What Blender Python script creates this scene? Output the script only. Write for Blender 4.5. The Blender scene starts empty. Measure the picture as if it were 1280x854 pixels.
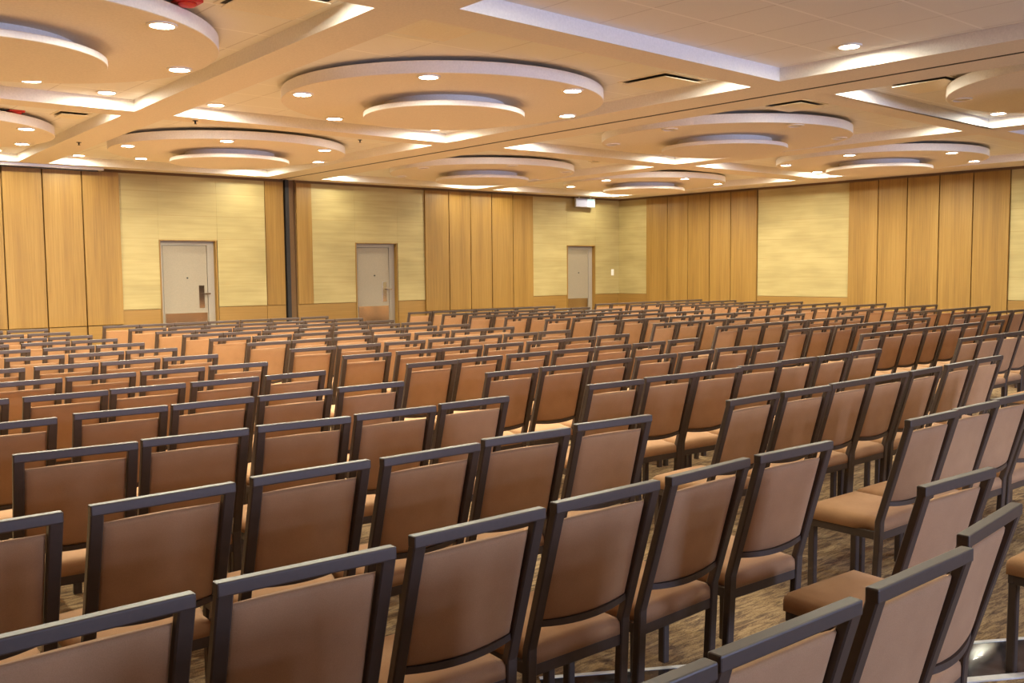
import bpy, bmesh, math, random
from mathutils import Vector, Matrix
random.seed(7)
scene = bpy.context.scene
COL = scene.collection
R = math.radians

# ------------------------------------------------------------------ helpers
def link(o):
    COL.objects.link(o)
    return o

def mesh_obj(name, bm, mats, parent=None, smooth=False):
    me = bpy.data.meshes.new(name)
    bmesh.ops.recalc_face_normals(bm, faces=bm.faces[:])
    bm.to_mesh(me); bm.free()
    if not isinstance(mats, (list, tuple)):
        mats = [mats]
    for m in mats:
        me.materials.append(m)
    if smooth:
        for p in me.polygons:
            p.use_smooth = True
    o = bpy.data.objects.new(name, me)
    link(o)
    if parent is not None:
        o.parent = parent
    return o

def empty(name, loc=(0, 0, 0), rz=0.0):
    o = bpy.data.objects.new(name, None)
    o.empty_display_size = 0.1
    o.location = loc; o.rotation_euler = (0, 0, rz)
    return link(o)

def tag(o, label, cat, group=None):
    o['label'] = label; o['category'] = cat
    if group:
        o['group'] = group
    return o

def struct(o):
    o['kind'] = 'structure'
    return o

def box(bm, x0, x1, y0, y1, z0, z1, bevel=0.0, mat=0):
    vs = [bm.verts.new(c) for c in ((x0,y0,z0),(x1,y0,z0),(x1,y1,z0),(x0,y1,z0),(x0,y0,z1),(x1,y0,z1),(x1,y1,z1),(x0,y1,z1))]
    fs = [bm.faces.new([vs[i] for i in f]) for f in ((3,2,1,0),(4,5,6,7),(0,1,5,4),(1,2,6,5),(2,3,7,6),(3,0,4,7))]
    for f in fs:
        f.material_index = mat
    if bevel > 0:
        es = list({e for f in fs for e in f.edges})
        r = bmesh.ops.bevel(bm, geom=es, offset=bevel, segments=2, affect='EDGES', profile=0.5)
        for f in r['faces']:
            f.material_index = mat
    return fs

def sweep(bm, pts, w, d, mat=0, bevel=0.004):
    """square tube along a path in the yz plane: pts (x, y, z); y is the rear face, the tube runs d forward of it"""
    rings = []
    for (x, y, z) in pts:
        c = bevel
        ring = [(x-w/2+c, y), (x+w/2-c, y), (x+w/2, y+c), (x+w/2, y+d-c), (x+w/2-c, y+d), (x-w/2+c, y+d), (x-w/2, y+d-c), (x-w/2, y+c)]
        rings.append([bm.verts.new((a, b, z)) for a, b in ring])
    n = 8
    for r0, r1 in zip(rings, rings[1:]):
        for i in range(n):
            f = bm.faces.new((r0[i], r0[(i+1) % n], r1[(i+1) % n], r1[i])); f.material_index = mat
    for r in (rings[0], rings[-1]):
        f = bm.faces.new(r); f.material_index = mat

def lathe(bm, prof, cx=0, cy=0, n=24, mat=0, cap0=True, cap1=True):
    """revolve (r, z) profile round the vertical through cx, cy"""
    rings = []
    for r, z in prof:
        rings.append([bm.verts.new((cx + r*math.cos(2*math.pi*i/n), cy + r*math.sin(2*math.pi*i/n), z)) for i in range(n)])
    for a, b in zip(rings, rings[1:]):
        for i in range(n):
            f = bm.faces.new((a[i], a[(i+1) % n], b[(i+1) % n], b[i])); f.material_index = mat
    if cap0:
        bm.faces.new(rings[0]).material_index = mat
    if cap1:
        bm.faces.new(rings[-1]).material_index = mat

# ---------------------------------------------------------------- materials
def new_mat(name):
    m = bpy.data.materials.new(name); m.use_nodes = True
    nt = m.node_tree
    b = nt.nodes.get('Principled BSDF')
    return m, nt, b

def N(nt, t, **kw):
    n = nt.nodes.new(t)
    for k, v in kw.items():
        setattr(n, k, v)
    return n

def mapped(nt, scale, coord='Object'):
    tc = N(nt, 'ShaderNodeTexCoord'); mp = N(nt, 'ShaderNodeMapping')
    nt.links.new(tc.outputs[coord], mp.inputs[0]); mp.inputs['Scale'].default_value = scale
    return mp

def noise(nt, vec, scale, detail=4, rough=.55):
    n = N(nt, 'ShaderNodeTexNoise'); n.inputs['Scale'].default_value = scale
    n.inputs['Detail'].default_value = detail; n.inputs['Roughness'].default_value = rough
    nt.links.new(vec.outputs[0], n.inputs['Vector'])
    return n

def ramp(nt, fac, stops):
    r = N(nt, 'ShaderNodeValToRGB')
    el = r.color_ramp.elements
    while len(el) < len(stops):
        el.new(.5)
    for e, (p, c) in zip(el, stops):
        e.position = p; e.color = (*c, 1)
    nt.links.new(fac, r.inputs[0])
    return r

def bump(nt, b, h, strength=.2, dist=.01):
    n = N(nt, 'ShaderNodeBump'); n.inputs['Strength'].default_value = strength; n.inputs['Distance'].default_value = dist
    nt.links.new(h, n.inputs['Height']); nt.links.new(n.outputs[0], b.inputs['Normal'])

def plain(name, col, rough=.5, metal=0.0, emit=None, es=0):
    m, nt, b = new_mat(name)
    mp = mapped(nt, (1, 1, 1)); n = noise(nt, mp, 60, 3)
    c0 = tuple(max(0, c*.94) for c in col); c1 = tuple(min(1, c*1.05) for c in col)
    r = ramp(nt, n.outputs[0], [(.3, c0), (.7, c1)])
    nt.links.new(r.outputs[0], b.inputs['Base Color'])
    b.inputs['Roughness'].default_value = rough; b.inputs['Metallic'].default_value = metal
    if emit:
        b.inputs['Emission Color'].default_value = (*emit, 1); b.inputs['Emission Strength'].default_value = es
        m.cycles.emission_sampling = 'NONE'
    return m

def wood(name, dark, mid, light, grain=(60, 60, 1.2), wide=6.0):
    m, nt, b = new_mat(name)
    mp = mapped(nt, grain); n = noise(nt, mp, 1.0, 6, .6)
    mp2 = mapped(nt, (wide, wide, .25)); n2 = noise(nt, mp2, 1.0, 2, .5)
    mx = N(nt, 'ShaderNodeMix'); mx.inputs[0].default_value = .45
    nt.links.new(n.outputs[0], mx.inputs[2]); nt.links.new(n2.outputs[0], mx.inputs[3])
    r = ramp(nt, mx.outputs[0], [(.3, dark), (.5, mid), (.7, light)])
    nt.links.new(r.outputs[0], b.inputs['Base Color'])
    b.inputs['Roughness'].default_value = .55
    bump(nt, b, n.outputs[0], .08, .004)
    return m

def fabric(name, c0, c1):
    m, nt, b = new_mat(name)
    mp = mapped(nt, (1, 1, 1)); n = noise(nt, mp, 420, 3, .7); n2 = noise(nt, mp, 9, 3, .5)
    mx = N(nt, 'ShaderNodeMix'); mx.inputs[0].default_value = .4
    nt.links.new(n.outputs[0], mx.inputs[2]); nt.links.new(n2.outputs[0], mx.inputs[3])
    r = ramp(nt, mx.outputs[0], [(.32, c0), (.68, c1)])
    nt.links.new(r.outputs[0], b.inputs['Base Color'])
    b.inputs['Roughness'].default_value = .85
    b.inputs['Sheen Weight'].default_value = .05; b.inputs['Sheen Roughness'].default_value = .5
    bump(nt, b, n.outputs[0], .15, .002)
    return m

M = {}
M['chair_fabric'] = fabric('brown_upholstery', (.40, .208, .092), (.52, .285, .135))
M['chair_frame'] = plain('hammered_dark_brown_metal', (.078, .052, .038), .42, .1)
M['plaster'] = plain('cream_plaster', (.80, .72, .62), .75)
M['white_rim'] = plain('white_painted_rim', (.84, .8, .76), .6)
M['timber'] = wood('honey_timber_panel', (.175, .088, .015), (.26, .138, .024), (.335, .19, .042))
M['timber_base'] = wood('honey_timber_wainscot', (.22, .115, .022), (.265, .142, .029), (.31, .175, .043), grain=(1.2, 1.2, 60), wide=.6)
M['dark_gap'] = plain('dark_brown_shadow_gap', (.16, .085, .03), .8)
M['black'] = plain('black_metal', (.02, .018, .017), .5, .2)
M['door'] = plain('putty_painted_door', (.29, .24, .17), .5)
M['door_frame'] = plain('beige_grey_door_frame', (.31, .265, .21), .45)
M['steel'] = plain('brushed_steel', (.66, .62, .57), .12, 1.0)
M['white_plastic'] = plain('white_plastic', (.82, .8, .76), .4)
M['red'] = plain('red_plastic', (.6, .03, .02), .4)
M['lens'] = plain('lit_lamp_lens', (.9, .85, .75), .4, 0, (1, .88, .66), 30)
M['lens_off'] = plain('unlit_lamp_lens', (.5, .42, .32), .3)
M['sign_face'] = plain('pale_lit_sign_face', (.34, .34, .44), .4, 0, (.5, .55, .75), .08)
M['sign_green'] = plain('pale_green_sign_face', (.3, .5, .5), .4, 0, (.62, 1.0, .95), .35)
M['screen_case'] = plain('pale_grey_metal_case', (.62, .58, .52), .35, .5)
M['vent'] = plain('cream_metal_vent', (.84, .78, .68), .5)
M['glass'] = None

def make_special():
    # gold-brown carpet with streaky woven pattern
    m, nt, b = new_mat('streaky_gold_brown_carpet')
    mp = mapped(nt, (5, 26, 1)); mp.inputs['Rotation'].default_value = (0, 0, R(-28))
    n = noise(nt, mp, 1.6, 6, .65); n.inputs['Distortion'].default_value = .8
    mp2 = mapped(nt, (1, 1, 1)); n2 = noise(nt, mp2, 130, 3, .7)
    mx = N(nt, 'ShaderNodeMix'); mx.inputs[0].default_value = .3
    nt.links.new(n.outputs[0], mx.inputs[2]); nt.links.new(n2.outputs[0], mx.inputs[3])
    r = ramp(nt, mx.outputs[0], [(.34, (.07, .04, .025)), (.45, (.20, .12, .06)), (.54, (.40, .26, .12)), (.66, (.55, .39, .2))])
    nt.links.new(r.outputs[0], b.inputs['Base Color']); b.inputs['Roughness'].default_value = .95
    bump(nt, b, n2.outputs[0], .5, .006)
    M['carpet'] = m
    # straw coloured wallcovering in horizontal bands with fine seams
    m, nt, b = new_mat('straw_veneer_wallcovering')
    mp = mapped(nt, (1.2, 1.2, 22)); n = noise(nt, mp, 1.0, 5, .6)
    mp3 = mapped(nt, (1.1, 1.1, 2.5)); n3 = noise(nt, mp3, 1.0, 2, .5)
    mx = N(nt, 'ShaderNodeMix'); mx.inputs[0].default_value = .55
    nt.links.new(n.outputs[0], mx.inputs[2]); nt.links.new(n3.outputs[0], mx.inputs[3])
    r = ramp(nt, mx.outputs[0], [(.3, (.30, .23, .09)), (.5, (.385, .30, .122)), (.7, (.46, .365, .16))])
    tc = N(nt, 'ShaderNodeTexCoord'); sx = N(nt, 'ShaderNodeSeparateXYZ'); nt.links.new(tc.outputs['Object'], sx.inputs[0])
    a = N(nt, 'ShaderNodeMath', operation='MULTIPLY_ADD'); a.inputs[1].default_value = 1/.39; a.inputs[2].default_value = -.99/.39 + 8
    nt.links.new(sx.outputs[2], a.inputs[0])
    fr = N(nt, 'ShaderNodeMath', operation='FRACT'); nt.links.new(a.outputs[0], fr.inputs[0])
    lt = N(nt, 'ShaderNodeMath', operation='LESS_THAN'); lt.inputs[1].default_value = .022; nt.links.new(fr.outputs[0], lt.inputs[0])
    mm = N(nt, 'ShaderNodeMath', operation='MULTIPLY'); mm.inputs[1].default_value = .42; nt.links.new(lt.outputs[0], mm.inputs[0])
    mc = N(nt, 'ShaderNodeMix', data_type='RGBA'); nt.links.new(mm.outputs[0], mc.inputs[0]); nt.links.new(r.outputs[0], mc.inputs[6])
    mc.inputs[7].default_value = (.27, .165, .05, 1)
    nt.links.new(mc.outputs[2], b.inputs['Base Color']); b.inputs['Roughness'].default_value = .6
    M['straw'] = m
    # square lay-in ceiling tiles with pale T-bars
    m, nt, b = new_mat('grey_ceiling_tile')
    tc = N(nt, 'ShaderNodeTexCoord'); sx = N(nt, 'ShaderNodeSeparateXYZ'); nt.links.new(tc.outputs['Object'], sx.inputs[0])
    fac = []
    for ax, off, wd in ((0, 5.14, .012), (1, 4.45, .02)):
        a = N(nt, 'ShaderNodeMath', operation='MULTIPLY_ADD'); a.inputs[1].default_value = 1/.59; a.inputs[2].default_value = -off/.59 + 20
        nt.links.new(sx.outputs[ax], a.inputs[0])
        fr = N(nt, 'ShaderNodeMath', operation='FRACT'); nt.links.new(a.outputs[0], fr.inputs[0])
        lt = N(nt, 'ShaderNodeMath', operation='LESS_THAN'); lt.inputs[1].default_value = wd/.59; nt.links.new(fr.outputs[0], lt.inputs[0])
        fac.append(lt)
    n = noise(nt, mapped(nt, (1, 1, 1)), 220, 2, .6)
    r = ramp(nt, n.outputs[0], [(.35, (.80, .78, .75)), (.65, (.86, .84, .81))])
    m1 = N(nt, 'ShaderNodeMix', data_type='RGBA'); nt.links.new(fac[0].outputs[0], m1.inputs[0]); nt.links.new(r.outputs[0], m1.inputs[6]); m1.inputs[7].default_value = (.66, .63, .6, 1)
    m2 = N(nt, 'ShaderNodeMix', data_type='RGBA'); nt.links.new(fac[1].outputs[0], m2.inputs[0]); nt.links.new(m1.outputs[2], m2.inputs[6]); m2.inputs[7].default_value = (.95, .93, .9, 1)
    nt.links.new(m2.outputs[2], b.inputs['Base Color']); b.inputs['Roughness'].default_value = .85
    M['tile'] = m
    # window glass
    m, nt, b = new_mat('clear_window_glass')
    nt.nodes.remove(b)
    out = nt.nodes['Material Output']; t = N(nt, 'ShaderNodeBsdfTransparent'); g = N(nt, 'ShaderNodeBsdfGlossy'); g.inputs['Roughness'].default_value = .02
    mxs = N(nt, 'ShaderNodeMixShader'); mxs.inputs[0].default_value = .06
    nt.links.new(t.outputs[0], mxs.inputs[1]); nt.links.new(g.outputs[0], mxs.inputs[2]); nt.links.new(mxs.outputs[0], out.inputs[0])
    M['glass'] = m
    # polished dark floor inlay
    m, nt, b = new_mat('polished_dark_stone')
    n = noise(nt, mapped(nt, (1, 1, 1)), 14, 5, .6)
    r = ramp(nt, n.outputs[0], [(.4, (.012, .01, .012)), (.7, (.06, .05, .05))])
    nt.links.new(r.outputs[0], b.inputs['Base Color']); b.inputs['Roughness'].default_value = .08
    M['stone'] = m
make_special()

# measured chair spots: block, row, seat, x, y, yaw
CHAIRS = [
('L',0,1,3.06,1.355,-2.9),('L',0,2,2.62,1.066,6.0),('L',0,3,2.08,0.99,0.0),('L',0,4,1.555,0.99,-2.0),('L',0,5,1.085,0.993,-1.4),
('L',1,1,3.115,1.988,-2.8),('L',1,2,2.606,1.991,2.0),('L',1,3,2.097,1.983,-0.8),('L',1,4,1.592,1.974,-0.9),('L',1,5,1.063,1.952,-3.5),('L',1,6,0.557,1.939,0.1),
('L',2,1,3.124,2.923,-4.9),('L',2,2,2.599,2.918,-3.9),('L',2,3,2.094,2.888,0.1),('L',2,4,1.601,2.908,-1.0),('L',2,5,1.082,2.884,0.6),('L',2,6,0.554,2.867,-0.1),
('L',3,1,3.079,3.868,-0.7),('L',3,2,2.581,3.855,-3.1),('L',3,3,2.087,3.858,-5.6),('L',3,4,1.589,3.87,-4.0),('L',3,5,1.115,3.876,-5.6),
('L',4,1,3.061,4.833,-1.4),('L',4,2,2.551,4.806,-1.3),('L',4,3,2.075,4.813,0.1),('L',4,4,1.605,4.828,-3.5),('L',4,5,1.065,4.781,-1.3),
('L',5,1,3.045,5.732,2.5),('L',5,2,2.545,5.714,0.7),('L',5,3,2.062,5.714,0.5),('L',5,4,1.594,5.694,-1.4),('L',5,5,1.073,5.689,1.0),
('L',6,1,3.047,6.606,-1.4),('L',6,2,2.556,6.598,-1.2),('L',6,3,2.069,6.59,-0.4),('L',6,4,1.592,6.57,0.2),
('L',7,1,3.062,7.524,-1.6),('L',7,2,2.584,7.516,0.3),('L',7,3,2.112,7.508,-0.3),('L',7,4,1.597,7.489,-0.7),
('L',8,1,3.088,8.447,-0.8),('L',8,2,2.617,8.439,0.0),('L',8,3,2.129,8.43,-1.6),
('L',9,1,3.106,9.304,0.2),('L',9,2,2.642,9.297,1.5),('L',9,3,2.089,9.296,0.6),
('L',10,1,3.119,10.105,0.5),('L',10,2,2.656,10.098,1.1),('L',10,3,2.095,10.083,-0.6),
('L',11,1,3.104,10.851,1.6),('L',11,2,2.636,10.844,-1.6),
('L',12,1,3.103,11.651,1.6),('L',12,2,2.608,11.633,-1.2),
('L',13,1,3.096,12.531,-1.6),('L',13,2,2.599,12.518,1.1),
('M',0,7,4.07,1.01,-1.0),
('M',1,2,6.636,2.055,0.2),('M',1,3,6.135,2.032,-1.5),('M',1,4,5.669,2.025,-0.5),('M',1,5,5.177,2.031,-1.9),('M',1,6,4.714,2.017,-1.4),('M',1,7,4.251,2.01,-1.0),
('M',2,1,7.208,3.011,0.7),('M',2,2,6.682,2.984,1.7),('M',2,3,6.138,2.961,2.2),('M',2,4,5.663,2.96,0.2),('M',2,5,5.191,2.947,-0.7),('M',2,6,4.681,2.927,-1.3),('M',2,7,4.214,2.945,0.8),
('M',3,1,7.142,3.943,-1.3),('M',3,2,6.633,3.921,0.1),('M',3,3,6.155,3.934,-1.5),('M',3,4,5.646,3.902,-3.8),('M',3,5,5.146,3.881,-4.2),('M',3,6,4.683,3.898,-4.1),('M',3,7,4.171,3.89,-3.4),
('M',4,1,7.177,4.866,-0.3),('M',4,2,6.708,4.898,-3.5),('M',4,3,6.168,4.868,1.7),('M',4,4,5.672,4.868,-1.5),('M',4,5,5.148,4.856,1.8),('M',4,6,4.653,4.828,-1.7),('M',4,7,4.167,4.829,-0.8),
('M',5,1,7.14,5.789,1.1),('M',5,2,6.616,5.762,2.5),('M',5,3,6.131,5.753,0.5),('M',5,4,5.639,5.749,-2.4),('M',5,5,5.136,5.751,-1.3),('M',5,6,4.621,5.738,1.3),('M',5,7,4.142,5.704,-0.0),
('M',6,1,7.114,6.674,-0.6),('M',6,2,6.62,6.666,-0.1),('M',6,3,6.154,6.657,-1.6),('M',6,4,5.638,6.65,-1.0),('M',6,5,5.142,6.641,-0.8),('M',6,6,4.678,6.632,-1.6),('M',6,7,4.159,6.624,-1.6),
('M',7,1,7.158,7.592,-1.3),('M',7,2,6.662,7.585,-1.6),('M',7,3,6.16,7.576,-1.6),('M',7,4,5.681,7.567,-0.8),('M',7,5,5.171,7.559,-1.6),('M',7,6,4.658,7.551,-1.6),('M',7,7,4.18,7.542,-0.8),
('M',8,1,7.138,8.515,-1.6),('M',8,2,6.676,8.505,-1.6),('M',8,3,6.172,8.498,-1.6),('M',8,4,5.647,8.491,-1.6),('M',8,5,5.157,8.481,0.9),('M',8,6,4.681,8.473,1.6),('M',8,7,4.215,8.465,-0.2),
('M',9,1,7.147,9.372,1.6),('M',9,2,6.637,9.364,-1.6),('M',9,3,6.157,9.356,-1.6),('M',9,4,5.67,9.347,-1.6),('M',9,5,5.16,9.339,1.6),('M',9,6,4.688,9.33,1.6),('M',9,7,4.214,9.322,1.6),
('M',10,1,7.136,10.174,-1.6),('M',10,2,6.643,10.164,-1.6),('M',10,3,6.151,10.157,-0.5),('M',10,4,5.658,10.149,1.2),('M',10,5,5.196,10.141,1.6),('M',10,6,4.723,10.131,-1.5),('M',10,7,4.26,10.124,-0.6),
('M',11,1,7.061,10.917,1.5),('M',11,2,6.593,10.91,-1.6),('M',11,3,6.116,10.903,-1.6),('M',11,4,5.654,10.896,-1.6),('M',11,5,5.186,10.886,0.1),('M',11,6,4.71,10.877,-1.6),('M',11,7,4.248,10.869,-1.6),
('M',12,1,7.061,11.715,-0.1),('M',12,2,6.596,11.713,-1.9),('M',12,3,6.132,11.706,-1.2),('M',12,4,5.647,11.685,-1.9),('M',12,5,5.169,11.686,-1.6),('M',12,6,4.706,11.678,-1.6),('M',12,7,4.222,11.669,-1.6),
('M',13,1,7.014,12.599,-0.6),('M',13,2,6.531,12.591,-0.7),('M',13,3,6.065,12.581,1.6),('M',13,4,5.596,12.573,-1.6),('M',13,5,5.127,12.564,-1.6),('M',13,6,4.665,12.556,-1.6),('M',13,7,4.203,12.549,-1.6),
('N',2,7,8.992,3.005,1.0),
('N',3,1,11.86,4.012,1.2),('N',3,2,11.397,4.011,0.9),('N',3,3,10.932,4.006,-0.5),('N',3,4,10.467,3.99,1.0),('N',3,5,10.001,3.968,-1.0),('N',3,6,9.538,3.974,-1.1),('N',3,7,9.075,3.965,-0.2),
('N',4,1,12.02,4.958,0.2),('N',4,2,11.348,4.942,1.1),('N',4,3,10.881,4.936,-1.6),('N',4,4,10.413,4.938,1.3),('N',4,5,9.946,4.927,-1.0),('N',4,6,9.483,4.918,-1.6),('N',4,7,9.016,4.91,0.5),
('N',5,1,11.959,5.861,-1.6),('N',5,2,11.492,5.851,1.1),('N',5,3,11.026,5.845,-0.6),('N',5,4,10.563,5.837,-1.0),('N',5,5,10.081,5.828,1.3),('N',5,6,9.586,5.82,-1.6),('N',5,7,9.101,5.813,0.6),
('N',6,1,11.906,6.753,-1.6),('N',6,2,11.439,6.747,1.1),('N',6,3,10.976,6.738,1.6),('N',6,4,10.485,6.729,0.6),('N',6,5,10.018,6.721,-1.6),('N',6,6,9.547,6.713,-1.6),('N',6,7,9.072,6.706,-1.6),
('N',7,1,11.94,7.674,1.6),('N',7,2,11.475,7.665,0.1),('N',7,3,11.01,7.656,-1.6),('N',7,4,10.548,7.648,-1.6),('N',7,5,10.032,7.639,-1.4),('N',7,6,9.527,7.632,-0.8),('N',7,7,9.048,7.623,-0.1),
('N',8,1,11.982,8.597,-1.3),('N',8,2,11.476,8.584,-1.5),('N',8,3,10.988,8.577,0.4),('N',8,4,10.494,8.569,-0.6),('N',8,5,9.987,8.562,-0.2),('N',8,6,9.509,8.551,-1.6),('N',8,7,9.0,8.546,-1.6),
('N',9,1,11.888,9.451,-0.3),('N',9,2,11.417,9.444,-1.6),('N',9,3,10.917,9.437,-1.6),('N',9,4,10.411,9.426,-1.6),('N',9,5,9.901,9.42,1.3),('N',9,6,9.439,9.411,1.6),('N',9,7,8.925,9.401,-1.6),
('N',10,1,11.802,10.253,-0.3),('N',10,2,11.319,10.244,-1.6),('N',10,3,10.839,10.235,-1.2),('N',10,4,10.36,10.227,1.6),('N',10,5,9.892,10.211,0.5),('N',10,6,9.36,10.212,-0.0),('N',10,7,8.894,10.201,-1.6),
('N',11,1,11.686,10.996,0.2),('N',11,2,11.224,10.974,0.3),('N',11,3,10.759,10.98,1.6),('N',11,4,10.29,10.97,-1.7),('N',11,5,9.822,10.967,1.4),('N',11,6,9.304,10.952,1.6),('N',11,7,8.84,10.945,1.0),
('N',12,1,11.729,11.795,-0.3),('N',12,2,11.267,11.797,-0.3),('N',12,3,10.803,11.779,0.8),('N',12,4,10.34,11.766,0.5),('N',12,5,9.878,11.76,0.8),('N',12,6,9.414,11.756,0.0),('N',12,7,8.949,11.751,1.6),
('N',13,1,11.723,12.673,-1.6),('N',13,2,11.261,12.671,-1.6),('N',13,3,10.796,12.663,0.2),('N',13,4,10.33,12.657,-1.6),('N',13,5,9.862,12.652,1.1),('N',13,6,9.399,12.63,0.4),('N',13,7,8.933,12.633,-1.6),
('O',4,5,14.215,4.995,-1.3),('O',4,6,13.734,5.0,0.4),('O',4,7,13.271,4.966,0.2),
('O',5,1,16.053,5.922,-1.5),('O',5,2,15.589,5.929,-0.7),('O',5,3,15.127,5.905,-0.8),('O',5,4,14.661,5.913,1.1),('O',5,5,14.194,5.907,-1.3),('O',5,6,13.615,5.881,-1.1),('O',5,7,13.149,5.896,1.2),
('O',6,1,16.065,6.834,-0.4),('O',6,2,15.602,6.818,0.0),('O',6,3,15.14,6.8,0.0),('O',6,4,14.676,6.786,-0.7),('O',6,5,14.212,6.789,0.4),('O',6,6,13.748,6.769,1.2),('O',6,7,13.281,6.777,-1.3),
('O',7,1,16.095,7.725,-0.5),('O',7,2,15.631,7.746,-1.5),('O',7,3,15.164,7.735,1.0),('O',7,4,14.701,7.726,0.9),('O',7,5,14.234,7.696,-1.4),('O',7,6,13.772,7.702,-1.6),('O',7,7,13.31,7.69,-1.6),
('O',8,1,16.086,8.646,1.4),('O',8,2,15.618,8.656,-1.5),('O',8,3,15.15,8.659,1.2),('O',8,4,14.688,8.638,1.5),('O',8,5,14.219,8.626,-1.6),('O',8,6,13.757,8.621,-1.6),('O',8,7,13.263,8.623,0.1),
('O',9,1,16.049,9.534,-0.5),('O',9,2,15.585,9.499,0.3),('O',9,3,15.121,9.493,1.1),('O',9,4,14.655,9.486,-1.2),('O',9,5,14.19,9.502,0.2),('O',9,6,13.727,9.49,-0.3),('O',9,7,13.264,9.482,0.2),
('O',10,1,16.043,10.327,-1.6),('O',10,2,15.578,10.324,0.0),('O',10,3,15.114,10.312,1.0),('O',10,4,14.646,10.285,-1.9),('O',10,5,14.18,10.304,-0.1),('O',10,6,13.715,10.286,-1.6),('O',10,7,13.249,10.269,0.4),
('O',11,1,16.038,11.081,-1.9),('O',11,2,15.569,11.049,1.5),('O',11,3,15.104,11.057,0.4),('O',11,4,14.642,11.038,0.6),('O',11,5,14.178,11.022,-0.6),('O',11,6,13.713,11.015,-1.7),('O',11,7,13.247,11.034,0.4),
('O',12,1,16.041,11.862,0.4),('O',12,2,15.574,11.85,-1.8),('O',12,3,15.106,11.853,1.0),('O',12,4,14.64,11.833,-1.0),('O',12,5,14.173,11.831,1.5),('O',12,6,13.711,11.841,1.5),('O',12,7,13.248,11.81,1.0),
('O',13,1,16.032,12.735,-1.3),('O',13,2,15.568,12.743,-1.9),('O',13,3,15.102,12.733,0.4),('O',13,4,14.639,12.725,0.5),('O',13,5,14.175,12.715,-0.7),('O',13,6,13.711,12.711,-1.7),('O',13,7,13.243,12.701,1.0),
]

CORNER_E, DISC_E, EXPO = 12.5, 27, 0.68
SPREAD = R(172)
WIN_E = (330, 640)

# ------------------------------------------------------------------- camera
CZ = 1.607
F, PITCH, ROLL, YAW = 1198.569, 0.0756867, -0.00908768, 0.71036635
cy, sy = math.cos(YAW), math.sin(YAW)
fwd = Vector((sy*math.cos(PITCH), cy*math.cos(PITCH), -math.sin(PITCH)))
rgt = Vector((cy, -sy, 0)); up = rgt.cross(fwd)
c_, s_ = math.cos(ROLL), math.sin(ROLL)
r2 = c_*rgt + s_*up; u2 = -s_*rgt + c_*up
cam = bpy.data.cameras.new('camera'); cam.sensor_width = 36; cam.lens = F/1280*36; cam.clip_start = .05; cam.clip_end = 100
camo = link(bpy.data.objects.new('camera', cam))
m3 = Matrix((r2, u2, -fwd)).transposed()
camo.matrix_world = Matrix.Translation((0, 0, CZ)) @ m3.to_4x4()
scene.camera = camo

# --------------------------------------------------------------- room shell
XW, YW = 17.25, 16.04          # the doorless wall and the door wall
XL, YR = -4.5, -9.0
ZS, ZR = 3.263, 3.383          # soffit and coffer height
bm = bmesh.new(); box(bm, XL, XW+.3, YR, YW+.4, -.12, 0)
struct(mesh_obj('floor', bm, M['carpet']))

# polished inlay band with pale edging that crosses the carpet at an angle
d = Vector((.857, -.515, 0)); nrm = Vector((-.515, -.857, 0)); o0 = Vector((3.07, 2.335, 0))
def band(name, a, b, w0, w1, z, mat):
    bm = bmesh.new()
    q = [o0+d*a+nrm*w0, o0+d*b+nrm*w0, o0+d*b+nrm*w1, o0+d*a+nrm*w1]
    lo = [bm.verts.new((v.x, v.y, -.01)) for v in q]; hi = [bm.verts.new((v.x, v.y, z)) for v in q]
    bm.faces.new(hi)
    for i in range(4):
        bm.faces.new((lo[i], lo[(i+1) % 4], hi[(i+1) % 4], hi[i]))
    return struct(mesh_obj(name, bm, mat))
band('trim_1', -.72, 2.6, .012, .31, .004, M['stone'])
band('trim_2', -.72, 2.6, -.012, .012, .006, M['white_plastic'])
band('trim_3', -.72, 2.6, .31, .35, .006, M['white_plastic'])

# ceiling: soffit with coffers
COF = {  # corners: left-near, right-near, right-far, left-far (x, y)
 'A':  [(-.05, 5.27), (3.41, 5.27), (3.62, 10.16), (-.0, 10.16)],
 'A2': [(-.0, 10.5), (3.60, 10.5), (3.85, 15.7), (.2, 15.7)],
 'X':  [(-.1, .2), (3.35, .2), (3.41, 4.95), (-.05, 4.95)],
 'T':  [(3.72, .2), (7.61, .2), (7.55, 5.06), (3.84, 4.95)],
 'B':  [(3.81, 5.3), (7.57, 5.38), (7.667, 10.2), (4.04, 10.19)],
 'E':  [(4.05, 10.5), (7.685, 10.53), (7.87, 15.7), (4.27, 15.67)],
 'D':  [(8.45, .2), (12.1, .2), (12.18, 5.2), (8.53, 5.1)],
 'C':  [(8.53, 5.42), (12.14, 5.49), (12.2, 10.12), (8.617, 10.17)],
 'H':  [(8.65, 10.5), (12.25, 10.6), (12.5, 15.65), (8.9, 15.65)],
 'G':  [(12.62, 5.5), (16.35, 5.5), (16.4, 10.1), (12.68, 10.1)],
 'F':  [(12.72, 10.58), (16.4, 10.6), (16.55, 15.6), (12.95, 15.65)],
 'K':  [(12.6, .2), (16.35, .2), (16.35, 5.15), (12.62, 5.15)],
}
CXR = {0: (-.3, 3.55, 8.05, 12.4, XW+.3), 1: (-.3, 3.72, 8.1, 12.42, XW+.3), 2: (-.3, 3.95, 8.25, 12.6, XW+.3)}
CY = {0: (0, 5.15), 1: (5.15, 10.35), 2: (10.35, YW+.4)}
CELL = {'X': (0, 0), 'A': (0, 1), 'A2': (0, 2), 'T': (1, 0), 'B': (1, 1), 'E': (1, 2), 'D': (2, 0), 'C': (2, 1), 'H': (2, 2), 'K': (3, 0), 'G': (3, 1), 'F': (3, 2)}
bm = bmesh.new()
def face(pts, mat=0):
    f = bm.faces.new([bm.verts.new(p) for p in pts]); f.material_index = mat
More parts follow.
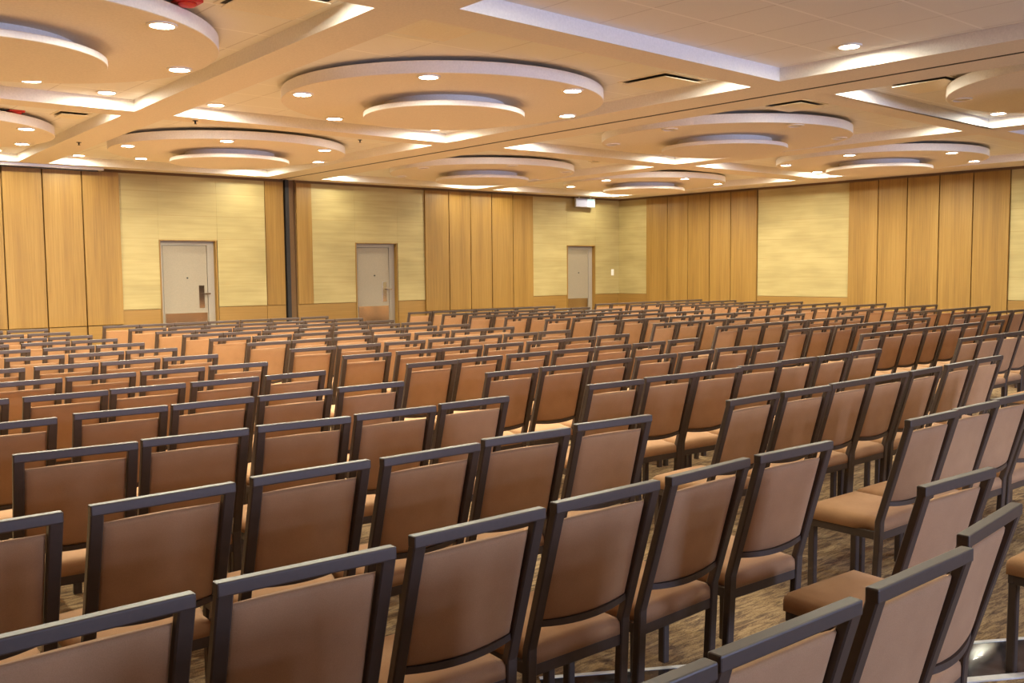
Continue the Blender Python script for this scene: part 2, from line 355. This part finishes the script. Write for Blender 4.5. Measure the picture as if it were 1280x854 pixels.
for k, q in COF.items():
    ci, ri = CELL[k]; (x0, x1), (y0, y1) = CXR[ri][ci:ci+2], CY[ri]
    c = [(x0, y0), (x1, y0), (x1, y1), (x0, y1)]
    for i in range(4):
        j = (i+1) % 4
        face([(*c[i], ZS), (*c[j], ZS), (*q[j], ZS), (*q[i], ZS)])
        face([(*q[i], ZS), (*q[j], ZS), (*q[j], ZR), (*q[i], ZR)], 2)
    face([(*p, ZR) for p in q], 1)
face([(XL, YR, ZS), (XW+.3, YR, ZS), (XW+.3, 0, ZS), (XL, 0, ZS)])
face([(XL, 0, ZS), (-.3, 0, ZS), (-.3, YW+.4, ZS), (XL, YW+.4, ZS)])
face([(XL, YR, ZR+.2), (XW+.3, YR, ZR+.2), (XW+.3, YW+.4, ZR+.2), (XL, YW+.4, ZR+.2)])
struct(mesh_obj('ceiling', bm, [M['plaster'], M['tile'], M['white_rim']]))

# operable partition track in the ceiling and its pocket in the door wall
bm = bmesh.new()
face([(7.925, -2, ZS-.004), (7.957, -2, ZS-.004), (8.305, YW, ZS-.004), (8.27, YW, ZS-.004)])
face([(7.925, -2, ZS+.01), (7.957, -2, ZS+.01), (8.305, YW, ZS+.01), (8.27, YW, ZS+.01)])
face([(7.925, -2, ZS-.004), (8.27, YW, ZS-.004), (8.27, YW, ZS+.01), (7.925, -2, ZS+.01)])
face([(7.957, -2, ZS-.004), (8.305, YW, ZS-.004), (8.305, YW, ZS+.01), (7.957, -2, ZS+.01)])
struct(mesh_obj('trim_4', bm, M['black']))

ZT = 3.215   # top of the wall panelling, a dark gap runs above it
DOORS = [(6.05, 7.03, 2.13), (9.84, 10.78, 2.12), (15.5, 16.4, 2.12)]
# door wall
bm = bmesh.new()
xs = [XL] + [v for a, b, h in DOORS for v in (a, b)] + [8.34, 8.57, XW+.3]; xs.sort()
for a, b in zip(xs, xs[1:]):
    dr = [h for (p, q, h) in DOORS if abs(p-a) < 1e-6]
    if dr:
        box(bm, a, b, YW, YW+.3, dr[0], ZS)
    elif abs(a-8.34) < 1e-6:
        box(bm, a, b, YW+.2, YW+.3, 0, ZS)
    else:
        box(bm, a, b, YW, YW+.3, 0, ZS)
wall_n = struct(mesh_obj('wall_north', bm, M['dark_gap']))

def panel_n(name, x0, x1, z0, z1, y, mat, bev=.004):
    bm = bmesh.new(); box(bm, x0, x1, y, YW+.005, z0, z1, bev)
    return mesh_obj(name, bm, mat, wall_n)
ZB, ZW = .76, .99
T_N = [(-1.2,-.62),(-.6,-.02),(0,.58),(.6,1.18),(1.2,1.8),(1.82,2.42),(2.44,3.07),(3.09,3.67), (3.69,4.24),(4.26,4.82),(4.84,5.40), (7.96,8.33), (8.58,8.9), (11.46,12.05),(12.07,12.62),(12.64,13.2),(13.22,13.8),(13.82,14.4)]
for a, b in T_N:
    if 8.5 < a < 9 or 7.5 < a < 8.4:
        panel_n('timber_panel', a+.005, b-.005, ZW, ZT, YW-.03, M['timber'])
        panel_n('timber_base', a, b, .0, ZW-.006, YW-.02, M['timber_base'])
    else:
        panel_n('timber_panel', a-.001, b+.001, ZB, ZT, YW-.055, M['timber'])
        panel_n('timber_base', a+.003, b-.003, .0, ZB-.012, YW-.05, M['timber_base'])
S_N = [(5.40, 6.03), (7.05, 7.955), (8.898, 9.82), (10.8, 11.455), (14.405, 15.48), (16.42, XW)]
for a, b in S_N:
    panel_n('straw_panel', a, b, ZW, ZT, YW-.02, M['straw'], .003)
    panel_n('timber_base', a, b, .0, ZW-.006, YW-.015, M['timber_base'])
for a, b, h in DOORS:
    panel_n('straw_panel', a-.02, b+.02, h+.015, ZT, YW-.02, M['straw'], .003)
panel_n('timber_base', XL, -1.2, 0, ZT, YW-.02, M['timber'])

# doorless wall
bm = bmesh.new(); box(bm, XW, XW+.3, YR, YW+.3, 0, ZS)
wall_e = struct(mesh_obj('wall_east', bm, M['dark_gap']))
def panel_e(name, y0, y1, z0, z1, x, mat, bev=.004):
    bm = bmesh.new(); box(bm, x, XW+.005, y0, y1, z0, z1, bev)
    return mesh_obj(name, bm, mat, wall_e)
T_E = [(12.04,12.71),(12.71,13.28),(13.28,13.88),(13.88,14.48),(14.48,15.12),(6.94,7.56),(7.56,8.16),(8.16,8.76),(8.76,9.33),(9.33,9.94)]
for a, b in T_E:
    panel_e('timber_panel', a+.009, b-.009, ZB-.2, ZT, XW-.055, M['timber'])
    panel_e('timber_base', a+.003, b-.003, 0, ZB-.212, XW-.05, M['timber_base'])
for a, b in [(15.12, YW), (9.94, 12.04), (4.5, 6.94), (1.5, 4.49)]:
    panel_e('straw_panel', a, b, ZW, ZT, XW-.02, M['straw'], .003)
    panel_e('timber_base', a, b, 0, ZW-.006, XW-.03, M['timber_base'])
panel_e('timber_base', YR, 1.5, 0, ZT, XW-.02, M['timber'])
bm = bmesh.new(); box(bm, XL-.3, XL, YR, YW+.3, 0, ZS)
struct(mesh_obj('wall_west', bm, M['timber']))
# rear wall behind the camera with two tall windows
WINS = [(3.0, 4.3), (7.5, 8.9)]
WZ0, WZ1 = .9, 2.75
bm = bmesh.new()
prev = XL
for a, b in WINS:
    box(bm, prev, a, YR-.25, YR, 0, ZS); box(bm, a, b, YR-.25, YR, 0, WZ0); box(bm, a, b, YR-.25, YR, WZ1, ZS); prev = b
box(bm, prev, XW+.3, YR-.25, YR, 0, ZS)
struct(mesh_obj('wall_south', bm, M['straw']))
for i, (a, b) in enumerate(WINS):
    bm = bmesh.new()
    for x0, x1, z0, z1 in ((a, b, WZ0, WZ0+.05), (a, b, WZ1-.05, WZ1), (a, a+.05, WZ0, WZ1), (b-.05, b, WZ0, WZ1), ((a+b)/2-.02, (a+b)/2+.02, WZ0, WZ1)):
        box(bm, x0, x1, YR-.16, YR-.08, z0, z1)
    w = struct(mesh_obj('window_%d' % (i+1), bm, M['door_frame']))
    bm = bmesh.new(); box(bm, a+.03, b-.03, YR-.125, YR-.115, WZ0+.03, WZ1-.03)
    mesh_obj('pane', bm, M['glass'], w)
    L = bpy.data.lights.new('daylight', 'AREA'); L.shape = 'RECTANGLE'; L.size = b-a; L.size_y = WZ1-WZ0
    L.energy = WIN_E[i]; L.color = (.47, .60, 1.0)
    lo = link(bpy.data.objects.new('daylight', L)); lo.location = ((a+b)/2, YR-.3, (WZ0+WZ1)/2); lo.rotation_euler = (R(90), 0, 0)

# doors
for i, (a, b, h) in enumerate(DOORS):
    yb = YW+.08
    bm = bmesh.new(); fw = .06
    box(bm, a, a+fw, yb-.02, yb+.06, 0, h); box(bm, b-.14, b-.02, yb-.02, yb+.06, 0, h); box(bm, a+fw, b-.14, yb-.02, yb+.06, h-.07, h)
    box(bm, a, b, yb+.06, yb+.2, 0, h)
    dr = struct(mesh_obj('door_%d' % (i+1), bm, M['door_frame']))
    bm = bmesh.new(); box(bm, b-.02, b, YW-.03, yb+.06, 0, h); box(bm, a-.0, b, YW-.03, yb+.06, h, h+.018); box(bm, a-.02, a, YW-.03, yb+.06, 0, h+.018)
    mesh_obj('door_lining', bm, M['timber'], dr)
    x0, x1 = a+fw+.008, b-.14-.008
    bm = bmesh.new(); box(bm, x0, x1, yb-.012, yb+.05, .01, h-.078, .003)
    mesh_obj('door_leaf', bm, M['door'], dr)
    bm = bmesh.new(); box(bm, x0+.015, x1-.015, yb-.016, yb-.011, .02, .9, .001)
    mesh_obj('kick_plate', bm, M['steel'], dr)
    cx = (x0+x1)/2
    bm = bmesh.new(); lathe(bm, [(.014, 0), (.014, .01)], n=12)
    v = mesh_obj('peephole', bm, M['black'], dr); v.location = (cx+.03, yb-.012, 1.5); v.rotation_euler = (R(90), 0, 0)
    if i < 2:
        bm = bmesh.new(); box(bm, x1-.155, x1-.06, yb-.022, yb-.011, .98, 1.37, .003)
        hp = mesh_obj('handle_plate', bm, M['steel'], dr)
        bm = bmesh.new(); box(bm, x1-.07, x1-.052, yb-.07, yb-.02, 1.215, 1.235); box(bm, x1-.07, x1+.03, yb-.075, yb-.06, 1.212, 1.238, .004)
        mesh_obj('lever', bm, M['steel'], dr)

# partition pocket post
bm = bmesh.new(); box(bm, 8.35, 8.42, YW-.06, YW+.19, 0, ZS-.01); box(bm, 8.42, 8.56, YW+.02, YW+.19, 0, ZS-.01, 0, 1)
struct(mesh_obj('trim_5', bm, [M['black'], M['dark_gap']]))

# ------------------------------------------------------------- light helper
def lamp(x, y, z, e, spread, size=.11, col=(1, .98, .78)):
    L = bpy.data.lights.new('downlight_glow', 'AREA'); L.shape = 'DISK'; L.size = size; L.energy = e; L.color = col; L.spread = spread
    o = link(bpy.data.objects.new('downlight_glow', L)); o.location = (x, y, z)
    return o

def ordw(n):
    return ['zeroth', 'first', 'second', 'third', 'fourth', 'fifth', 'sixth', 'seventh', 'eighth', 'ninth', 'tenth', 'eleventh', 'twelfth', 'thirteenth', 'fourteenth'][n]

def downlight_meshes(z, lit):
    bm = bmesh.new(); lathe(bm, [(.1, z), (.1, z-.008), (.08, z-.012), (.078, z-.002)], n=20, cap0=False, cap1=False)
    bm2 = bmesh.new(); lathe(bm2, [(.0785, z-.002), (.0785, z-.006)], n=20)
    return bm, bm2

def coffer_words(k):
    cxi, cyi = CELL[k]
    return 'coffer %s from doorless wall, %s from door wall' % (ordw(4-cxi), ordw(3-cyi))

# corner downlights of every coffer
proto = None
for k, q in COF.items():
    if k in ('X', 'K'):
        continue
    ctr = (sum(p[0] for p in q)/4, sum(p[1] for p in q)/4)
    for ci, (px, py) in enumerate(q):
        dx, dy = (.36, .27)
        if k == 'T':
            dx, dy = (.3, .85)
        if ci < 2 and k != 'T':
            dy = .18
        x = px + dx*(1 if px < ctr[0] else -1); y = py + dy*(1 if py < ctr[1] else -1)
        if proto is None:
            e = empty('downlight', (x, y, ZR)); a, b2 = downlight_meshes(0, True)
            mesh_obj('trim_ring', a, M['white_rim'], e); mesh_obj('lens', b2, M['lens'], e); proto = e
        else:
            e = proto.copy(); link(e); e.location = (x, y, ZR)
            for ch in proto.children:
                c = ch.copy(); link(c); c.parent = e
        side = ['corner away from both walls', 'corner toward doorless wall only', 'corner toward both walls', 'corner toward door wall only'][ci]
        tag(e, 'downlight, %s, %s' % (coffer_words(k).replace('coffer ', '').replace(' from doorless', ' coffer from doorless'), side), 'ceiling light', 'recessed downlights in the coffer corners')
        lamp(x, y, ZR-.02, CORNER_E, R(180))

# round stepped ceiling discs
DISC = {'A': (1.68, 7.6, 4, 1), 'A2': (1.95, 12.85, 18, 1), 'B': (5.83, 7.78, 48, 1), 'E': (5.86, 12.8, 4, 1), 'C': (10.33, 7.75, 11, 0),
        'H': (10.5, 12.95, 10, 0), 'G': (14.52, 7.88, 12, 1), 'F': (14.48, 12.8, 13, 1), 'D': (10.2, 3.05, -128, 0)}
RD = 1.58
for k, (x, y, a0, lit) in DISC.items():
    e = empty('ceiling_disc', (x, y, ZR))
    tag(e, 'round stepped ceiling disc with %s downlights, %s' % ('lit' if lit else 'unlit', coffer_words(k)), 'ceiling disc', 'round stepped discs hung in the ceiling coffers')
    bm = bmesh.new(); lathe(bm, [(1.25, 0), (1.25, -.04)], n=64, cap0=True, cap1=False)
    mesh_obj('hanger_drum', bm, M['black'], e)
    bm = bmesh.new(); lathe(bm, [(RD-.004, -.04), (RD, -.044), (RD, -.142), (RD-.004, -.146)], n=128)
    od = mesh_obj('outer_disc', bm, [M['plaster'], M['white_rim']], e)
    for p in od.data.polygons:
        if abs(p.normal.z) < .5:
            p.material_index = 1
    bm = bmesh.new(); lathe(bm, [(.60, -.146), (.60, -.232)], n=96, cap0=False, cap1=False)
    mesh_obj('inner_drum', bm, M['white_rim'], e)
    bm = bmesh.new(); lathe(bm, [(.796, -.23), (.80, -.234), (.80, -.274), (.796, -.278)], n=96)
    idk = mesh_obj('inner_disc', bm, [M['plaster'], M['white_rim']], e)
    for p in idk.data.polygons:
        if abs(p.normal.z) < .5:
            p.material_index = 1
    for j in range(6):
        an = R(a0+60*j); lx, ly = 1.44*math.cos(an), 1.44*math.sin(an)
        a, b2 = downlight_meshes(-.146, lit)
        for m_ in (a, b2):
            bmesh.ops.translate(m_, verts=m_.verts[:], vec=(lx, ly, 0))
        dl = mesh_obj('downlight', a, M['white_rim'], e)
        mesh_obj('lens', b2, M['lens'] if lit else M['lens_off'], dl)
        if lit:
            lamp(x+lx, y+ly, ZR-.165, DISC_E, SPREAD)

# --------------------------------------------------------- ceiling fixtures
def vent(x, y, s, label, rz=0):
    e = empty('ceiling_vent', (x, y, ZR), rz)
    tag(e, label, 'air vent', 'square ceiling air vents')
    bm = bmesh.new()
    for x0, x1, y0, y1 in ((-s, s, -s, -s+.03), (-s, s, s-.03, s), (-s, -s+.03, -s+.03, s-.03), (s-.03, s, -s+.03, s-.03)):
        box(bm, x0, x1, y0, y1, -.008, 0)
    mesh_obj('frame', bm, M['vent'], e)
    bm = bmesh.new(); box(bm, -s+.03, s-.03, -s+.03, s-.03, -.003, -.001)
    mesh_obj('dark_throat', bm, M['black'], e)
    bm = bmesh.new(); box(bm, -s+.038, s-.038, -s+.038, s-.038, -.036, -.026, .003)
    box(bm, -.02, .02, -.02, .02, -.025, -.002)
    mesh_obj('baffle_plate', bm, M['vent'], e)
vent(7.16, 6.1, .3, 'square air vent beside lit disc, second coffer from door wall, next to partition track')
vent(9.35, 4.55, .3, 'square air vent in coffer across partition track from tiled coffer')
vent(9.36, 6.08, .26, 'square air vent beside the unlit disc just past the partition track')
vent(3.05, 5.9, .3, 'square air vent above the beam, beside red beacon on big disc')
vent(4.25, 5.75, .3, 'square air vent tucked in coffer corner by tiled coffer')
vent(3.38, 11.45, .18, 'small square air vent beside the red beacon close to door wall')
vent(11.7, 11.15, .22, 'small square air vent by unlit disc close to door wall')

for x, y, lb in ((2.6, 6.26, 'red alarm beacon beside big disc at the frame top'), (2.85, 11.62, 'red alarm beacon beside disc close to door wall')):
    e = empty('alarm_beacon', (x, y, ZR)); tag(e, lb, 'alarm', 'red alarm beacons')
    bm = bmesh.new(); box(bm, -.08, .08, -.08, .08, -.02, 0, .006); mesh_obj('base', bm, M['red'], e)
    bm = bmesh.new(); lathe(bm, [(.06, -.02), (.06, -.03), (.045, -.04), (.02, -.046)], n=20); mesh_obj('dome', bm, M['red'], e)
for x, y, z, lb in ((3.9, 12.95, ZS, 'dark sprinkler head on beam beside disc close to door wall'), (4.35, 10.36, ZS, 'dark sprinkler head on beam between two lit discs'), (7.1, 11.4, ZR, 'dark sprinkler head by partition track past the cross beam')):
    e = empty('ceiling_sprinkler', (x, y, z)); tag(e, lb, 'sprinkler', 'sprinkler heads')
    bm = bmesh.new(); lathe(bm, [(.03, 0), (.03, -.005), (.01, -.008), (.01, -.022), (.006, -.035)], n=14); mesh_obj('body', bm, M['black'], e)
    bm = bmesh.new(); lathe(bm, [(.016, -.035), (.018, -.038)], n=14); mesh_obj('deflector', bm, M['black'], e)

# exit sign, switch plate, screen case
e = empty('exit_sign', (15.93, YW-.16, ZS)); tag(e, 'pale lit sign box hung from ceiling above the door by the room corner', 'sign')
bm = bmesh.new(); box(bm, -.32, .32, -.02, .02, -.25, -.04, .004); mesh_obj('housing', bm, M['door_frame'], e)
bm = bmesh.new(); box(bm, -.30, .06, -.024, -.019, -.235, -.055); mesh_obj('face', bm, M['sign_face'], e)
bm = bmesh.new(); box(bm, .06, .30, -.024, -.019, -.235, -.055); mesh_obj('lit_face', bm, M['sign_green'], e)
bm = bmesh.new(); box(bm, -.2, -.18, -.008, .008, -.05, 0); box(bm, .18, .2, -.008, .008, -.05, 0); mesh_obj('bracket', bm, M['white_plastic'], e)
e = empty('light_switch', (17.0, YW-.02, 1.5)); tag(e, 'small white switch plate on straw wall near the room corner', 'light switch')
bm = bmesh.new(); box(bm, -.045, .045, -.008, 0, -.075, .075, .003); mesh_obj('plate', bm, M['white_plastic'], e)
for s in (-1, 1):
    bm = bmesh.new(); box(bm, -.025, .025, -.014, -.007, s*.035-.025, s*.035+.025, .002); mesh_obj('rocker', bm, M['white_plastic'], e)
e = empty('ceiling_screen_case', (3.6, YW-.17, ZS)); tag(e, 'long slim roller screen case along ceiling above timber panels', 'screen case')
bm = bmesh.new(); box(bm, -1.6, 1.52, -.07, .07, -.05, 0, .006); mesh_obj('case', bm, M['screen_case'], e)
bm = bmesh.new(); box(bm, -1.55, 1.45, -.03, .03, -.066, -.049); mesh_obj('slot', bm, M['black'], e)

# ------------------------------------------------------------------- chairs
def build_chair():
    root = empty('banquet_chair')
    fm, cm = M['chair_frame'], M['chair_fabric']
    PW, PD, HX = .039, .03, .225
    def yr(z):                       # rear face of the raked back posts
        return .13*(.93-z)/.48 if z > .45 else .13 + .02*(.45-z)/.45
    # open rectangular back frame
    bm = bmesh.new()
    for s in (-1, 1):
        x = s*(HX-PW/2)
        sweep(bm, [(x, yr(.40), .40), (x, yr(.45), .45), (x, yr(.93)+.0, .9)], PW, PD)
    box(bm, -HX, HX, -.002, .03, .897, .93, .004)
    n = 10; prev = None                                    # lower bar, bowed to the rear
    for i in range(n+1):
        u = -1+2*i/n; x = u*(HX-PW); bow = .022*(1-u*u)
        z = .52-.012*(1-u*u); y = yr(.52)+.004-bow
        ring = [bm.verts.new(v) for v in ((x, y, z), (x, y+.022, z), (x, y+.022, z+.02), (x, y, z+.02))]
        if prev:
            for j in range(4):
                bm.faces.new((prev[j], prev[(j+1) % 4], ring[(j+1) % 4], ring[j]))
        prev = ring
    mesh_obj('back_frame', bm, fm, root)
    # padded back, bowed and thicker towards the sitter
    bm = bmesh.new(); hx = HX-PW-.001
    us = [-1, -.985, -.94, -.8, -.5, -.2, 0, .2, .5, .8, .94, .985, 1]
    vs = [0, .012, .05, .15, .35, .5, .65, .85, .95, .988, 1]
    def sq(t):
        return max(0.0, 1-abs(t)**14)**.5
    def pt(u, v, front):
        x = u*hx; bow = 1-u*u
        z0, z1 = .54-.012*bow, .866
        z = z0+(z1-z0)*v
        e = min(sq(u), sq(2*v-1))
        yb = yr(z)+.006-.02*bow*(1-v)**1.2
        if front:
            return (x, yb+.014+.016*e+.022*bow*e*(.55+.45*math.sin(math.pi*min(1, v*1.1))), z+((.006*bow*e) if v > .9 else 0))
        return (x, yb+.012-.012*e, z)
    grids = {}
    for fr in (0, 1):
        g = [[bm.verts.new(pt(u, v, fr)) for u in us] for v in vs]
        grids[fr] = g
        for i in range(len(vs)-1):
            for j in range(len(us)-1):
                bm.faces.new((g[i][j], g[i][j+1], g[i+1][j+1], g[i+1][j]))
    a, b = grids[0], grids[1]; nv, nu = len(vs), len(us)
    for j in range(nu-1):
        bm.faces.new((a[0][j], a[0][j+1], b[0][j+1], b[0][j])); bm.faces.new((a[-1][j], a[-1][j+1], b[-1][j+1], b[-1][j]))
    for i in range(nv-1):
        bm.faces.new((a[i][0], a[i+1][0], b[i+1][0], b[i][0])); bm.faces.new((a[i][-1], a[i+1][-1], b[i+1][-1], b[i][-1]))
    mesh_obj('backrest', bm, cm, root, True)
    # seat pad
    bm = bmesh.new()
    ss = [-1, -.985, -.94, -.85, -.6, -.3, 0, .3, .6, .85, .94, .985, 1]
    def sp(u, v, top):
        e = min(sq(u), sq(v))
        w = .215 if v > -.55 else .215-.022*min(1, (-v-.55)/.05)
        x = u*w; y = .33+v*.19
        crown = (1-u*u)*(1-v*v)
        if top:
            return (x, y, .43+.032*e+.012*crown + (.006*v))
        return (x, y, .395)
    g0 = [[bm.verts.new(sp(u, v, 0)) for u in ss] for v in ss]; g1 = [[bm.verts.new(sp(u, v, 1)) for u in ss] for v in ss]
    k = len(ss)
    for i in range(k-1):
        for j in range(k-1):
            bm.faces.new((g1[i][j], g1[i][j+1], g1[i+1][j+1], g1[i+1][j])); bm.faces.new((g0[i][j], g0[i+1][j], g0[i+1][j+1], g0[i][j+1]))
    for j in range(k-1):
        bm.faces.new((g0[0][j], g0[0][j+1], g1[0][j+1], g1[0][j])); bm.faces.new((g0[-1][j], g0[-1][j+1], g1[-1][j+1], g1[-1][j]))
        bm.faces.new((g0[j][0], g0[j+1][0], g1[j+1][0], g1[j][0])); bm.faces.new((g0[j][-1], g0[j+1][-1], g1[j+1][-1], g1[j][-1]))
    mesh_obj('seat', bm, cm, root, True)
    bm = bmesh.new()
    for x0, x1, y0, y1 in ((-.208, .208, .14, .165), (-.208, .208, .49, .515), (-.208, -.18, .165, .49), (.18, .208, .165, .49)):
        box(bm, x0, x1, y0, y1, .358, .396, .002)
    mesh_obj('seat_frame', bm, fm, root)
    for s in (-1, 1):
        x = s*(HX-PW/2)
        bm = bmesh.new(); sweep(bm, [(x, yr(0), .0), (x, yr(.40), .40)], PW, PD)
        mesh_obj('leg', bm, fm, root)
        bm = bmesh.new(); sweep(bm, [(s*.19, .482, 0), (s*.19, .48, .36)], .034, .034)
        mesh_obj('leg', bm, fm, root)
    return root

chair = build_chair()
parts = list(chair.children)
BLK = {'O': 'first', 'N': 'second', 'M': 'third', 'L': 'fourth'}
first = True
for (blk, row, seat, x, y, a) in CHAIRS:
    if first:
        c = chair; first = False
    else:
        c = chair.copy(); link(c)
        for p_ in parts:
            q_ = p_.copy(); link(q_); q_.parent = c
    c.location = (x, y, 0); c.rotation_euler = (0, 0, R(a))
    if blk in 'LM' and row <= 6:
        lab = 'brown chair, %s row from camera; %s block and %s seat from doorless wall' % (ordw(row+1), BLK[blk], ordw(seat))
    else:
        lab = 'brown chair, %s row from door wall; %s block and %s seat from doorless wall' % (ordw(14-row), BLK[blk], ordw(seat))
    if (blk, row, seat) == ('L', 0, 1):
        lab = 'brown chair pushed forward out of line, in front row by camera, beside aisle'
    tag(c, lab, 'chair', 'padded banquet chairs set out in rows')

# ------------------------------------------------------------- world, colour
w = bpy.data.worlds.new('world'); scene.world = w; w.use_nodes = True
bg = w.node_tree.nodes['Background']; bg.inputs[0].default_value = (.55, .68, 1, 1); bg.inputs[1].default_value = 1.5
vs_ = scene.view_settings
vs_.view_transform = 'Standard'; vs_.look = 'None'; vs_.gamma = 1; vs_.use_curve_mapping = False
vs_.exposure = EXPO
cyc = scene.cycles
cyc.use_denoising = True
cyc.max_bounces = 8; cyc.diffuse_bounces = 5; cyc.glossy_bounces = 3; cyc.transparent_max_bounces = 4
cyc.sample_clamp_indirect = 6; cyc.use_light_tree = True
